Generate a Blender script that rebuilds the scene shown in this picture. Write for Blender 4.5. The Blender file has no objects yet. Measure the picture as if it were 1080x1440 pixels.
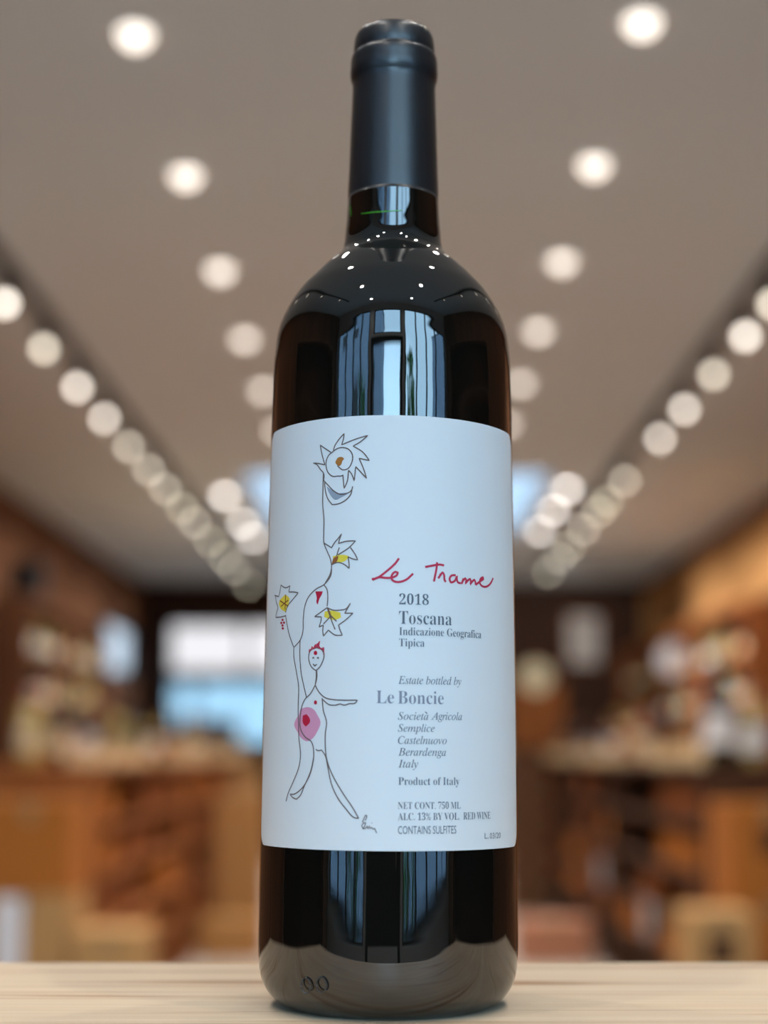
import bpy, bmesh, math, random
from math import sin, cos, tan, pi, radians, atan2, sqrt
from mathutils import Vector, Matrix
random.seed(7)
SC = bpy.context.scene
COL = SC.collection

# ------------------------------------------------------------------ camera
CZ = 1.12                      # camera height above the shop floor
FPX = 2200.0
PITCH = radians(6.5)
SHX, SHY = 16.0, 91.0          # lens shift in pixels of a 1080x1440 frame
cam_d = bpy.data.cameras.new('camera')
cam = bpy.data.objects.new('camera', cam_d)
COL.objects.link(cam)
cam.location = (0, 0, CZ)
cam.rotation_euler = (pi / 2 + PITCH, 0, 0)
cam_d.sensor_fit = 'VERTICAL'
cam_d.sensor_height = 36.0
cam_d.lens = FPX / 1440 * 36.0
cam_d.shift_x = -SHX / 1440
cam_d.shift_y = SHY / 1440
cam_d.clip_start = 0.02
cam_d.clip_end = 200
cam_d.dof.use_dof = True
cam_d.dof.focus_distance = 0.444
BLUR = 50.0                    # blur circle of the far background in pixels
cam_d.dof.aperture_fstop = cam_d.lens / (BLUR * 0.444 / FPX * 1000)
SC.camera = cam

# ------------------------------------------------------------------ light and exposure
SKY = 8.6
DOWN_W = 83.0                  # recessed downlights
TRACK_W = 55.0                 # track spots
LENS_E = 2.6                   # glowing lens of a downlight
BULB_E = 6.4                   # glowing bulb of a track spot
WARM = (1.0, 0.955, 0.90)
w = bpy.data.worlds.new('sky'); SC.world = w
w.use_nodes = True
nt = w.node_tree; nt.nodes.clear()
o_ = nt.nodes.new('ShaderNodeOutputWorld'); b_ = nt.nodes.new('ShaderNodeBackground')
b_.inputs[0].default_value = (0.46, 0.74, 1.0, 1); b_.inputs[1].default_value = SKY
# sky brightened low over the street, added for the bottle's window reflection
tcw = nt.nodes.new('ShaderNodeTexCoord'); sxy = nt.nodes.new('ShaderNodeSeparateXYZ'); mr = nt.nodes.new('ShaderNodeMapRange')
mr.interpolation_type = 'SMOOTHSTEP'
for i_, v_ in ((1, -.88), (2, -.99), (3, SKY * .92), (4, SKY * 1.55)): mr.inputs[i_].default_value = v_
nt.links.new(tcw.outputs['Generated'], sxy.inputs[0]); nt.links.new(sxy.outputs[1], mr.inputs[0]); nt.links.new(mr.outputs[0], b_.inputs[1])
nt.links.new(b_.outputs[0], o_.inputs[0])
vs = SC.view_settings
vs.view_transform = 'Standard'; vs.look = 'None'; vs.gamma = 1.0; vs.use_curve_mapping = False
vs.exposure = 0.0
SC.cycles.use_denoising = True
SC.cycles.max_bounces = 8
SC.cycles.diffuse_bounces = 5
SC.cycles.transparent_max_bounces = 12
SC.cycles.caustics_reflective = False
SC.cycles.caustics_refractive = False
SC.cycles.sample_clamp_indirect = 6.0

# ------------------------------------------------------------------ materials
def new_mat(name):
    m = bpy.data.materials.new(name); m.use_nodes = True
    n = m.node_tree.nodes
    return m, n, m.node_tree.links, n['Principled BSDF']

def plain(name, col, rough=0.5, spec=0.5, metal=0.0, emit=None, es=0.0, coat=0.0, ior=1.5):
    m, n, l, p = new_mat(name)
    p.inputs['Base Color'].default_value = (*col, 1)
    p.inputs['Roughness'].default_value = rough
    p.inputs['Specular IOR Level'].default_value = spec
    p.inputs['Metallic'].default_value = metal
    p.inputs['IOR'].default_value = ior
    p.inputs['Coat Weight'].default_value = coat
    if emit:
        p.inputs['Emission Color'].default_value = (*emit, 1)
        p.inputs['Emission Strength'].default_value = es
    return m

def wood(name, c1, c2, scale=(1.2, 14, 14), rough=0.8, bump=0.0, detail=5):
    """streaky grain stretched along one axis of the object"""
    m, n, l, p = new_mat(name)
    tc = n.new('ShaderNodeTexCoord'); mp = n.new('ShaderNodeMapping')
    mp.inputs['Scale'].default_value = scale
    nz = n.new('ShaderNodeTexNoise'); nz.inputs['Scale'].default_value = 1.0
    nz.inputs['Detail'].default_value = detail; nz.inputs['Distortion'].default_value = 0.6
    cr = n.new('ShaderNodeValToRGB')
    cr.color_ramp.elements[0].position = 0.32; cr.color_ramp.elements[0].color = (*c1, 1)
    cr.color_ramp.elements[1].position = 0.68; cr.color_ramp.elements[1].color = (*c2, 1)
    l.new(tc.outputs['Object'], mp.inputs[0]); l.new(mp.outputs[0], nz.inputs[0])
    l.new(nz.outputs[0], cr.inputs[0]); l.new(cr.outputs[0], p.inputs['Base Color'])
    p.inputs['Roughness'].default_value = rough; p.inputs['Specular IOR Level'].default_value = 0.2
    if bump:
        bp = n.new('ShaderNodeBump'); bp.inputs['Strength'].default_value = bump
        bp.inputs['Distance'].default_value = 0.001
        l.new(nz.outputs[0], bp.inputs['Height']); l.new(bp.outputs[0], p.inputs['Normal'])
    return m

def pane_mat(name, tint, gloss=0.05):
    m = bpy.data.materials.new(name); m.use_nodes = True
    n = m.node_tree.nodes; l = m.node_tree.links; n.clear()
    o = n.new('ShaderNodeOutputMaterial'); mx = n.new('ShaderNodeMixShader')
    t = n.new('ShaderNodeBsdfTransparent'); g = n.new('ShaderNodeBsdfGlossy')
    t.inputs[0].default_value = (*tint, 1); g.inputs['Roughness'].default_value = 0.02
    mx.inputs[0].default_value = gloss
    l.new(t.outputs[0], mx.inputs[1]); l.new(g.outputs[0], mx.inputs[2]); l.new(mx.outputs[0], o.inputs[0])
    return m

M = {}
M['ceiling'] = plain('ceiling paint', (0.70, 0.80, 0.865), 0.9, 0.2)
M['wall_paint'] = plain('blue grey paint', (0.55, 0.58, 0.60), 0.8, 0.3)
M['wall_wood'] = wood('dark panel wood', (0.12, 0.05, 0.022), (0.21, 0.09, 0.04), (6, 6, 0.8))
M['wall_oak'] = wood('oak panel wood', (0.32, 0.155, 0.052), (0.43, 0.22, 0.078), (6, 6, 0.8))
M['header'] = wood('header wood', (0.022, 0.010, 0.006), (0.05, 0.022, 0.012), (0.8, 6, 6))
M['floor'] = wood('floor boards', (0.33, 0.27, 0.225), (0.44, 0.37, 0.315), (8, 0.8, 8), 0.45)
M['pine'] = None
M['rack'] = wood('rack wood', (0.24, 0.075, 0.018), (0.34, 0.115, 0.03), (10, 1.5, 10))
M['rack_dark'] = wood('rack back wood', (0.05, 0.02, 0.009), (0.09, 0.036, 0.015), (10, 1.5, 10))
M['crate_orange'] = wood('orange crate wood', (0.42, 0.13, 0.018), (0.54, 0.19, 0.03), (12, 1.5, 12))
M['crate_tan'] = wood('tan crate wood', (0.44, 0.24, 0.09), (0.56, 0.33, 0.14), (12, 1.5, 12))
M['crate_red'] = wood('reddish crate wood', (0.22, 0.06, 0.013), (0.31, 0.095, 0.022), (12, 1.5, 12))
M['crate_pale'] = wood('pale crate wood', (0.68, 0.48, 0.25), (0.78, 0.58, 0.34), (12, 1.5, 12))
M['carton_orange'] = plain('orange brown carton', (0.38, 0.125, 0.02), 0.8, 0.2)
M['carton_kraft'] = plain('kraft carton', (0.40, 0.19, 0.06), 0.8, 0.2)
M['carton_pale'] = plain('pale kraft carton', (0.45, 0.25, 0.095), 0.8, 0.2)
M['carton_red'] = plain('reddish carton', (0.42, 0.18, 0.10), 0.8, 0.2)
M['carton_brown'] = plain('dark brown carton', (0.10, 0.042, 0.018), 0.8, 0.2)
M['tape'] = plain('packing tape', (0.30, 0.18, 0.07), 0.3)
M['hole'] = plain('dark hole', (0.07, 0.035, 0.018), 0.9, 0.1)
M['white_card'] = plain('white card', (0.75, 0.75, 0.78), 0.7)
M['black_metal'] = plain('black metal', (0.02, 0.02, 0.022), 0.4)
M['white_metal'] = plain('white trim', (0.75, 0.73, 0.70), 0.5)
M['lens_bright'] = plain('bright downlight lens', (0.8, 0.8, 0.8), 0.4, emit=(1.0, 0.95, 0.90), es=LENS_E * 3.2)
M['lens'] = plain('downlight lens', (0.8, 0.8, 0.8), 0.4, emit=(1.0, 0.90, 0.79), es=LENS_E)
M['bulb_bright'] = plain('bright bulb', (0.8, 0.8, 0.8), 0.3, emit=(1.0, 0.91, 0.80), es=BULB_E)
M['bulb_mid'] = plain('mid bulb', (0.8, 0.8, 0.8), 0.3, emit=(1.0, 0.91, 0.74), es=BULB_E * 0.72)
M['bulb_dim'] = plain('dim bulb', (0.8, 0.8, 0.8), 0.3, emit=(1.0, 0.93, 0.68), es=BULB_E * 0.62)
M['frame_dark'] = plain('dark window frame', (0.018, 0.018, 0.02), 0.5)
M['pane'] = pane_mat('clear pane', (0.93, 0.96, 0.97))
M['pane_tint'] = pane_mat('tinted pane', (0.52, 0.41, 0.36), 0.03)
M['pane_blue'] = pane_mat('blue tinted pane', (0.42, 0.40, 0.40), 0.03)
M['pane_lower'] = pane_mat('lighter tinted pane', (0.60, 0.54, 0.51), 0.03)
M['pane_cool'] = pane_mat('cool tinted pane', (0.47, 0.41, 0.385), 0.03)
M['asphalt'] = plain('pavement', (0.22, 0.22, 0.23), 0.9)
M['facade'] = plain('facade', (0.30, 0.36, 0.45), 0.9)
M['facade_pale'] = plain('pale blue facade', (0.62, 0.86, 0.97), 0.9)
M['leaf'] = plain('leaves', (0.07, 0.20, 0.05), 0.7)
M['bark'] = plain('bark', (0.06, 0.045, 0.03), 0.9)
M['speaker'] = plain('speaker black', (0.012, 0.012, 0.014), 0.6)
M['clock_face'] = plain('cream clock face', (0.85, 0.76, 0.50), 0.6)
M['poster'] = plain('pale grey poster', (0.50, 0.48, 0.46), 0.7)
GL = {'dark green': plain('dark green glass', (0.012, 0.02, 0.01), 0.08, coat=0.3),
      'dark brown': plain('dark brown glass', (0.035, 0.014, 0.007), 0.08, coat=0.3),
      'pale gold': plain('pale gold wine glass', (0.42, 0.30, 0.09), 0.12, coat=0.3),
      'pink': plain('pink wine glass', (0.52, 0.20, 0.15), 0.12, coat=0.3)}
LB = {'white': plain('white paper', (0.80, 0.79, 0.77), 0.7),
      'cream': plain('cream paper', (0.72, 0.60, 0.38), 0.7),
      'grey': plain('grey paper', (0.42, 0.41, 0.42), 0.7),
      'olive': plain('olive paper', (0.30, 0.27, 0.13), 0.7),
      'rust': plain('rust paper', (0.40, 0.13, 0.04), 0.7)}
CP = {'black': plain('black foil', (0.02, 0.02, 0.022), 0.35),
      'red': plain('red foil', (0.28, 0.02, 0.02), 0.35),
      'gold': plain('gold foil', (0.60, 0.40, 0.12), 0.35, metal=0.7)}

# hero materials
m, n, l, p = new_mat('bottle glass')
p.inputs['Base Color'].default_value = (0.0035, 0.0035, 0.0028, 1)
p.inputs['Roughness'].default_value = 0.015
p.inputs['IOR'].default_value = 1.6
p.inputs['Specular IOR Level'].default_value = 0.95
tc = n.new('ShaderNodeTexCoord'); nz = n.new('ShaderNodeTexNoise')
nz.inputs['Scale'].default_value = 70; nz.inputs['Detail'].default_value = 1.0
bp = n.new('ShaderNodeBump'); bp.inputs['Strength'].default_value = 0.04; bp.inputs['Distance'].default_value = 0.002
l.new(tc.outputs['Object'], nz.inputs[0]); l.new(nz.outputs[0], bp.inputs['Height']); l.new(bp.outputs[0], p.inputs['Normal'])
M['bottle'] = m
M['capsule'] = plain('black capsule foil', (0.012, 0.0125, 0.014), 0.34, 0.75)
M['paper'] = plain('label paper', (0.73, 0.735, 0.735), 0.75, 0.25)
M['ink'] = plain('grey ink', (0.115, 0.135, 0.16), 0.7, 0.2)
M['ink_light'] = plain('lighter grey ink', (0.24, 0.25, 0.30), 0.7, 0.2)
M['ink_red'] = plain('red ink', (0.52, 0.035, 0.075), 0.7, 0.2)
M['pencil'] = plain('brown pen line', (0.16, 0.115, 0.10), 0.7, 0.2)
M['wash_yellow'] = plain('yellow wash', (0.80, 0.60, 0.06), 0.7, 0.2)
M['wash_brown'] = plain('brown wash', (0.30, 0.10, 0.03), 0.7, 0.2)
M['wash_orange'] = plain('orange brown wash', (0.42, 0.16, 0.035), 0.7, 0.2)
M['wash_pink'] = plain('pink wash', (0.68, 0.29, 0.42), 0.7, 0.2)
M['wash_red'] = plain('red wash', (0.50, 0.015, 0.045), 0.7, 0.2)
M['wash_grey'] = plain('grey wash', (0.30, 0.34, 0.40), 0.7, 0.2)
M['painted_glint'] = plain('painted green glint', (0.06, 0.30, 0.02), 0.2)  # green colour standing in for a glint of light

# pine board with long cathedral grain
m, n, l, p = new_mat('pale pine')
tc = n.new('ShaderNodeTexCoord'); mp = n.new('ShaderNodeMapping'); mp.inputs['Scale'].default_value = (3.5, 95, 95)
nz = n.new('ShaderNodeTexNoise'); nz.inputs['Scale'].default_value = 1.0; nz.inputs['Detail'].default_value = 6; nz.inputs['Distortion'].default_value = 1.2
cr = n.new('ShaderNodeValToRGB')
e = cr.color_ramp.elements
e[0].position = 0.30; e[0].color = (0.46, 0.25, 0.125, 1)
e[1].position = 0.75; e[1].color = (0.86, 0.68, 0.48, 1)
k = e.new(0.42); k.color = (0.76, 0.56, 0.37, 1)
mp2 = n.new('ShaderNodeMapping'); mp2.inputs['Scale'].default_value = (14, 300, 300)
nz2 = n.new('ShaderNodeTexNoise'); nz2.inputs['Scale'].default_value = 1.0; nz2.inputs['Detail'].default_value = 3
mix = n.new('ShaderNodeMix'); mix.data_type = 'RGBA'; mix.blend_type = 'MULTIPLY'; mix.inputs['Factor'].default_value = 0.22
l.new(tc.outputs['Object'], mp.inputs[0]); l.new(mp.outputs[0], nz.inputs[0]); l.new(nz.outputs[0], cr.inputs[0])
l.new(tc.outputs['Object'], mp2.inputs[0]); l.new(mp2.outputs[0], nz2.inputs[0])
l.new(cr.outputs[0], mix.inputs['A']); l.new(nz2.outputs[0], mix.inputs['B'])
l.new(mix.outputs['Result'], p.inputs['Base Color'])
p.inputs['Roughness'].default_value = 0.55
bp = n.new('ShaderNodeBump'); bp.inputs['Strength'].default_value = 0.15; bp.inputs['Distance'].default_value = 0.0006
l.new(nz2.outputs[0], bp.inputs['Height']); l.new(bp.outputs[0], p.inputs['Normal'])
M['pine'] = m

# ------------------------------------------------------------------ mesh helpers
class MB:
    def __init__(s): s.v = []; s.f = []; s.sm = []
    def box(s, x0, x1, y0, y1, z0, z1):
        b = len(s.v)
        s.v += [(x, y, z) for z in (z0, z1) for y in (y0, y1) for x in (x0, x1)]
        for q in ((0, 2, 3, 1), (4, 5, 7, 6), (0, 1, 5, 4), (2, 6, 7, 3), (0, 4, 6, 2), (1, 3, 7, 5)):
            s.f.append(tuple(b + i for i in q)); s.sm.append(False)
        return s
    def lathe(s, prof, seg=24, cx=0, cy=0, smooth=True, cap=True):
        b = len(s.v); nP = len(prof)
        for r, z in prof:
            for i in range(seg):
                a = 2 * pi * i / seg
                s.v.append((cx + r * cos(a), cy + r * sin(a), z))
        for j in range(nP - 1):
            for i in range(seg):
                i2 = (i + 1) % seg
                s.f.append((b + j * seg + i, b + j * seg + i2, b + (j + 1) * seg + i2, b + (j + 1) * seg + i)); s.sm.append(smooth)
        if cap:
            s.f.append(tuple(b + i for i in reversed(range(seg)))); s.sm.append(False)
            s.f.append(tuple(b + (nP - 1) * seg + i for i in range(seg))); s.sm.append(False)
        return s
    def tube(s, p0, p1, r0, r1=None, seg=12):
        r1 = r0 if r1 is None else r1
        p0, p1 = Vector(p0), Vector(p1); d = (p1 - p0).normalized()
        u = d.orthogonal().normalized(); v = d.cross(u); b = len(s.v)
        for pt, r in ((p0, r0), (p1, r1)):
            for i in range(seg):
                a = 2 * pi * i / seg; s.v.append(tuple(pt + u * (r * cos(a)) + v * (r * sin(a))))
        for i in range(seg):
            i2 = (i + 1) % seg
            s.f.append((b + i, b + i2, b + seg + i2, b + seg + i)); s.sm.append(True)
        s.f.append(tuple(b + i for i in reversed(range(seg)))); s.sm.append(False)
        s.f.append(tuple(b + seg + i for i in range(seg))); s.sm.append(False)
        return s
    def poly(s, pts):
        b = len(s.v); s.v += [tuple(q) for q in pts]; s.f.append(tuple(range(b, b + len(pts)))); s.sm.append(False); return s
    def mesh(s, name, mat):
        me = bpy.data.meshes.new(name); me.from_pydata(s.v, [], s.f)
        me.polygons.foreach_set('use_smooth', s.sm); me.materials.append(mat); me.update()
        return me
    def obj(s, name, mat, parent=None, bevel=0):
        return link(name, s.mesh(name, mat), parent, bevel)

def link(name, me, parent=None, bevel=0):
    o = bpy.data.objects.new(name, me); COL.objects.link(o)
    if parent is not None: o.parent = parent
    if bevel:
        md = o.modifiers.new('bevel', 'BEVEL'); md.width = bevel; md.segments = 2; md.limit_method = 'ANGLE'
    return o

def tag(o, label, cat, group=None):
    o['label'] = label; o['category'] = cat
    if group: o['group'] = group
    return o

def thing(name, label, cat, loc=(0, 0, 0), rz=0, group=None):
    o = bpy.data.objects.new(name, None); COL.objects.link(o)
    o.empty_display_size = 0.05
    o.location = loc; o.rotation_euler = (0, 0, rz)
    return tag(o, label, cat, group)

def struct(name, mb, mat, parent=None):
    o = mb.obj(name, mat, parent)
    if parent is None: o['kind'] = 'structure'
    return o

ORD = ['first', 'second', 'third', 'fourth', 'fifth', 'sixth', 'seventh', 'eighth', 'ninth', 'tenth', 'eleventh', 'twelfth',
       'thirteenth', 'fourteenth', 'fifteenth', 'sixteenth', 'seventeenth', 'eighteenth', 'nineteenth', 'twentieth',
       'twenty-first', 'twenty-second', 'twenty-third', 'twenty-fourth', 'twenty-fifth', 'twenty-sixth']

# ------------------------------------------------------------------ the room
XL, XR, YF, YB, H = -3.1, 3.05, -1.8, 19.0, CZ + 2.1
T = 0.15
struct('floor', MB().box(XL - T, XR + T, YF - T, YB + T, -0.1, 0), M['floor'])
# ceiling with a long opening for the skylight near the far end
sx0, sx1, sy0, sy1 = -1.22, 1.24, 11.55, 15.2
cb = MB()
cb.box(XL - T, XR + T, YF - T, sy0, H, H + 0.12); cb.box(XL - T, XR + T, sy1, YB + T, H, H + 0.12)
cb.box(XL - T, sx0, sy0, sy1, H, H + 0.12); cb.box(sx1, XR + T, sy0, sy1, H, H + 0.12)
struct('ceiling', cb, M['ceiling'])
# side walls; the one on the left has a window near its far end
wy0, wy1, wz0, wz1 = 16.7, 18.95, CZ + 0.85, CZ + 1.5
wl = MB().box(XL - T, XL, YF - T, wy0, 0, H).box(XL - T, XL, wy1, YB + T, 0, H).box(XL - T, XL, wy0, wy1, 0, wz0).box(XL - T, XL, wy0, wy1, wz1, H)
struct('wall_left', wl, M['wall_wood'])
struct('wall_right', MB().box(XR, XR + T, YF - T, YB + T, 0, H), M['wall_wood'])
struct('trim_1', MB().box(XR - 0.04, XR, 10.5, 18.9, 2.42, H - 0.14), M['wall_oak'])
# far wall with a wide window
fx0, fx1, fz0, fz1 = -2.78, -0.55, CZ + 0.10, CZ + 1.62
wb = MB().box(XL, fx0, YB, YB + T, 0, H).box(fx1, XR, YB, YB + T, 0, H).box(fx0, fx1, YB, YB + T, 0, fz0).box(fx0, fx1, YB, YB + T, fz1, H)
struct('wall_back', wb, M['header'])
for nm, x0, x1 in (('baseboard_left', XL, XL + 0.02), ('baseboard_right', XR - 0.02, XR)):
    struct(nm, MB().box(x0, x1, YF, YB, 0, 0.12), M['header'])

# front wall: door in the middle with a transom, a window on each side
dx0, dx1, dtop = -0.80, 0.40, 2.15
w1 = (-2.95, -0.88, 0.80, 2.8); w2 = (0.48, 2.92, 0.80, 2.8); tr = (-0.72, 0.36, 2.24, 2.8)
fw = MB()
fw.box(XL, w1[0], YF - T, YF, 0, H); fw.box(w2[1], XR, YF - T, YF, 0, H)
fw.box(w1[0], w1[1], YF - T, YF, 0, w1[2]); fw.box(w2[0], w2[1], YF - T, YF, 0, w2[2])
fw.box(w1[0], w1[1], YF - T, YF, w1[3], H); fw.box(w2[0], w2[1], YF - T, YF, w2[3], H)
fw.box(w1[1], dx0, YF - T, YF, 0, H); fw.box(dx1, w2[0], YF - T, YF, 0, H)
fw.box(dx0, dx1, YF - T, YF, dtop, tr[2]); fw.box(dx0, dx1, YF - T, YF, tr[3], H)
fw.box(dx0, tr[0], YF - T, YF, tr[2], tr[3]); fw.box(tr[1], dx1, YF - T, YF, tr[2], tr[3])
struct('wall_front', fw, M['wall_paint'])

def window(num, axis, pos, a0, a1, z0, z1, pane, mull, fr=0.06):
    root = bpy.data.objects.new('window_%d' % num, None); COL.objects.link(root); root['kind'] = 'structure'
    f = MB(); p0, p1 = pos
    def bx(mb, u0, u1, q0, q1, z_0, z_1):
        if axis == 'y': mb.box(u0, u1, q0, q1, z_0, z_1)
        else: mb.box(q0, q1, u0, u1, z_0, z_1)
    bx(f, a0, a0 + fr, p0, p1, z0, z1); bx(f, a1 - fr, a1, p0, p1, z0, z1)
    bx(f, a0 + fr, a1 - fr, p0, p1, z0, z0 + fr); bx(f, a0 + fr, a1 - fr, p0, p1, z1 - fr, z1)
    for u in mull: bx(f, u - fr / 2, u + fr / 2, p0, p1, z0 + fr, z1 - fr)
    f.obj('window_frame', M['frame_dark'], root)
    g = MB(); mid = (p0 + p1) / 2
    bx(g, a0 + fr * 0.8, a1 - fr * 0.8, mid - 0.004, mid + 0.004, z0 + fr * 0.8, z1 - fr * 0.8)
    g.obj('window_pane', pane, root)
    return root
window(1, 'y', (YF - 0.10, YF - 0.04), *w1, M['pane'], (-2.25, -1.72, -1.3), 0.045)
window(2, 'y', (YF - 0.10, YF - 0.04), *w2, M['pane'], (1.0, 1.5, 2.1), 0.045)
window(3, 'y', (YF - 0.10, YF - 0.04), *tr, M['pane'], (), 0.045)
fzm = CZ + .93
w4 = window(4, 'y', (YB + 0.04, YB + 0.10), fx0, fx1, fzm, fz1, M['pane_tint'], (-1.85,), 0.05)
w5 = window(5, 'y', (YB + 0.04, YB + 0.10), fx0, fx1, fz0, fzm, M['pane_lower'], (-2.42,), 0.05)
window(6, 'x', (XL - 0.10, XL - 0.04), wy0, wy1, wz0, wz1, M['pane_cool'], (), 0.05)
# skylight: a framed tinted pane in the ceiling opening
sk = bpy.data.objects.new('window_7', None); COL.objects.link(sk); sk['kind'] = 'structure'
fr = MB().box(sx0, sx0 + .05, sy0, sy1, H, H + .14).box(sx1 - .05, sx1, sy0, sy1, H, H + .14)
fr.box(sx0, sx1, sy0, sy0 + .05, H, H + .14).box(sx0, sx1, sy1 - .05, sy1, H, H + .14)
fr.obj('window_frame', M['white_metal'], sk)
MB().box(sx0 + .04, sx1 - .04, sy0 + .04, sy1 - .04, H + .10, H + .108).obj('window_pane', M['pane_blue'], sk)
# door in the front wall: solid below, glass above
d = bpy.data.objects.new('door_1', None); COL.objects.link(d); d['kind'] = 'structure'
q0, q1 = YF - 0.10, YF - 0.045
db = MB().box(dx0, dx0 + .09, q0, q1, 0, dtop).box(dx1 - .09, dx1, q0, q1, 0, dtop).box(dx0 + .09, dx1 - .09, q0, q1, dtop - .09, dtop)
db.box(dx0 + .09, dx1 - .09, q0, q1, 0, 1.06)
MB().box(dx0 + .09, dx1 - .09, q1, q1 + .006, .05, .80).obj('kick_plate', M['wall_paint'], d)
db.obj('door_leaf', M['frame_dark'], d)
MB().box(dx0 + .08, dx1 - .08, YF - .078, YF - .07, 1.05, dtop - .08).obj('door_pane', M['pane'], d)
MB().tube((dx1 - .16, YF - .02, .95), (dx1 - .16, YF - .02, 1.35), .012).obj('door_handle', M['white_metal'], d)

def portal(x, y, z, rot, sx, sy):
    ld = bpy.data.lights.new('daylight portal', 'AREA'); ld.shape = 'RECTANGLE'; ld.size = sx; ld.size_y = sy
    ld.cycles.is_portal = True
    o = bpy.data.objects.new('daylight_portal', ld); COL.objects.link(o); o.location = (x, y, z); o.rotation_euler = rot
for a0, a1, z0, z1 in (w1, w2, (dx0 + .08, dx1 - .08, 1.05, dtop - .08), tr):
    portal((a0 + a1) / 2, YF - T - .01, (z0 + z1) / 2, (pi / 2, 0, 0), a1 - a0, z1 - z0)
portal((fx0 + fx1) / 2, YB + T + .01, (fz0 + fz1) / 2, (-pi / 2, 0, 0), fx1 - fx0, fz1 - fz0)
portal(XL - T - .01, (wy0 + wy1) / 2, (wz0 + wz1) / 2, (pi / 2, 0, -pi / 2), wy1 - wy0, wz1 - wz0)
portal((sx0 + sx1) / 2, (sy0 + sy1) / 2, H + .16, (0, 0, 0), sx1 - sx0, sy1 - sy0)

# outside
struct('ground', MB().box(-60, 60, -60, 80, -0.25, -0.12), M['asphalt'])
def building(name, label, x0, x1, y0, y1, h, mat, nx, nz_, face):
    o = thing(name, label, 'building', ((x0 + x1) / 2, (y0 + y1) / 2, -0.12))
    cx, cy = (x0 + x1) / 2, (y0 + y1) / 2
    MB().box(x0 - cx, x1 - cx, y0 - cy, y1 - cy, 0, h).obj('wall', mat, o)
    MB().box(x0 - cx - .1, x1 - cx + .1, y0 - cy - .1, y1 - cy + .1, h, h + .2).obj('roof', M['asphalt'], o)
    fy = (y1 if face > 0 else y0) - cy
    for i in range(nx):
        for j in range(nz_):
            u = x0 - cx + (i + .5) * (x1 - x0) / nx; z = (j + .5) * h / nz_
            MB().box(u - .5, u + .5, min(fy, fy + face * .03), max(fy, fy + face * .03), z - .5, z + .6).obj('window', M['frame_dark'], o)
building('street_building', 'tall grey blue building across the street beside the gap of sky', -16, -1.5, -11, -8, 7, M['facade'], 5, 3, 1)
building('street_building', 'low grey blue building across the street, beyond the wide front window', 1.9, 9, -11, -8, 2.9, M['facade'], 5, 1, 1)
building('street_building', 'tall grey blue building at the street corner', 9.2, 20, -11, -8, 7, M['facade'], 4, 3, 1)
building('yard_building', 'low pale blue building outside the far window', -9, 2, 30, 33, 2.65, M['facade_pale'], 3, 1, -1)
def tree(x, y, h, label):
    o = thing('street_tree', label, 'tree', (x, y, -.12))
    MB().tube((0, 0, 0), (0, 0, h * .6), .09, .05).obj('trunk', M['bark'], o)
    mb = MB()
    for i in range(260):
        a = random.uniform(0, 2 * pi); q = random.random() ** .5; zz = random.uniform(.18, 1.0)
        rr = .9 * sin(pi * min(zz * .95, .98)) ** .6 * q
        c0 = Vector((rr * cos(a), rr * sin(a), h * zz)); u = Vector((random.gauss(0, 1), random.gauss(0, 1), random.gauss(0, 1))).normalized() * .13
        v = u.orthogonal().normalized() * .07
        mb.poly([c0 - u, c0 + v, c0 + u, c0 - v])
    mb.obj('foliage', M['leaf'], o)
tree(1.5, -4.6, 3.0, 'small green street tree outside the wide front window')
tree(-2.9, -4.9, 3.0, 'small green street tree outside the front window beside the door')

# ------------------------------------------------------------------ ceiling lights
def spot(parent, loc, target, watts, angle, blend=.5, rad=.03):
    ld = bpy.data.lights.new('lamp', 'SPOT'); ld.energy = watts; ld.color = WARM
    ld.spot_size = radians(angle); ld.spot_blend = blend; ld.shadow_soft_size = rad
    o = bpy.data.objects.new('lamp', ld); COL.objects.link(o); o.parent = parent
    o.location = loc
    o.rotation_euler = (Vector(target) - Vector(loc)).to_track_quat('-Z', 'Y').to_euler()
    return o
trim_me = MB().lathe([(.050, 0), (.075, -.008), (.080, 0)], 28, cap=False).mesh('trim_ring', M['white_metal'])
lens_bright_me = MB().lathe([(.001, -.040), (.020, -.037), (.034, -.027), (.042, -.012), (.044, -.001)], 24).mesh('lens', M['lens_bright'])
lens_me = MB().lathe([(.001, -.040), (.020, -.037), (.034, -.027), (.042, -.012), (.044, -.001)], 24).mesh('lens', M['lens'])
def downlight(x, y, label, group):
    o = thing('recessed_downlight', label, 'ceiling light', (x, y, H), 0, group)
    link('trim_ring', trim_me, o); link('lens', lens_bright_me if y > 11 else lens_me, o)
    spot(o, (0, 0, -.05), (0, 0, -1), DOWN_W * (.4 if y < 2.4 else 1.9 if y > 11 else 1), (138 if y > 11 else 115), .6, .022)
for side, x in (('window', -.762), ('clock', .711)):
    for k in range(-6, 6):
        y = 4.297 + 1.095 * k if x > 0 else 4.373 + 1.12 * k
        far = 'the row on the %s side' % ('far window' if side == 'window' else 'wall clock')
        if k >= 0: lb = 'round recessed downlight, %s from near end of %s' % (ORD[k], far)
        else: lb = 'recessed downlight overhead before the shelves, %s towards the front door, %s side' % (ORD[-k - 1], 'far window' if side == 'window' else 'wall clock')
        downlight(x, y, lb, 'recessed downlights over the central aisle')
    for k in range(3):
        y = (12.52, 14.04, 15.02)[k] if x < 0 else (12.19, 13.26, 14.54)[k]
        downlight(-1.38 if x < 0 else 1.355, y, 'recessed downlight beside the skylight, %s along its %s edge' % (ORD[k], 'window' if x < 0 else 'clock'), 'recessed downlights beside the skylight')

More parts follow.
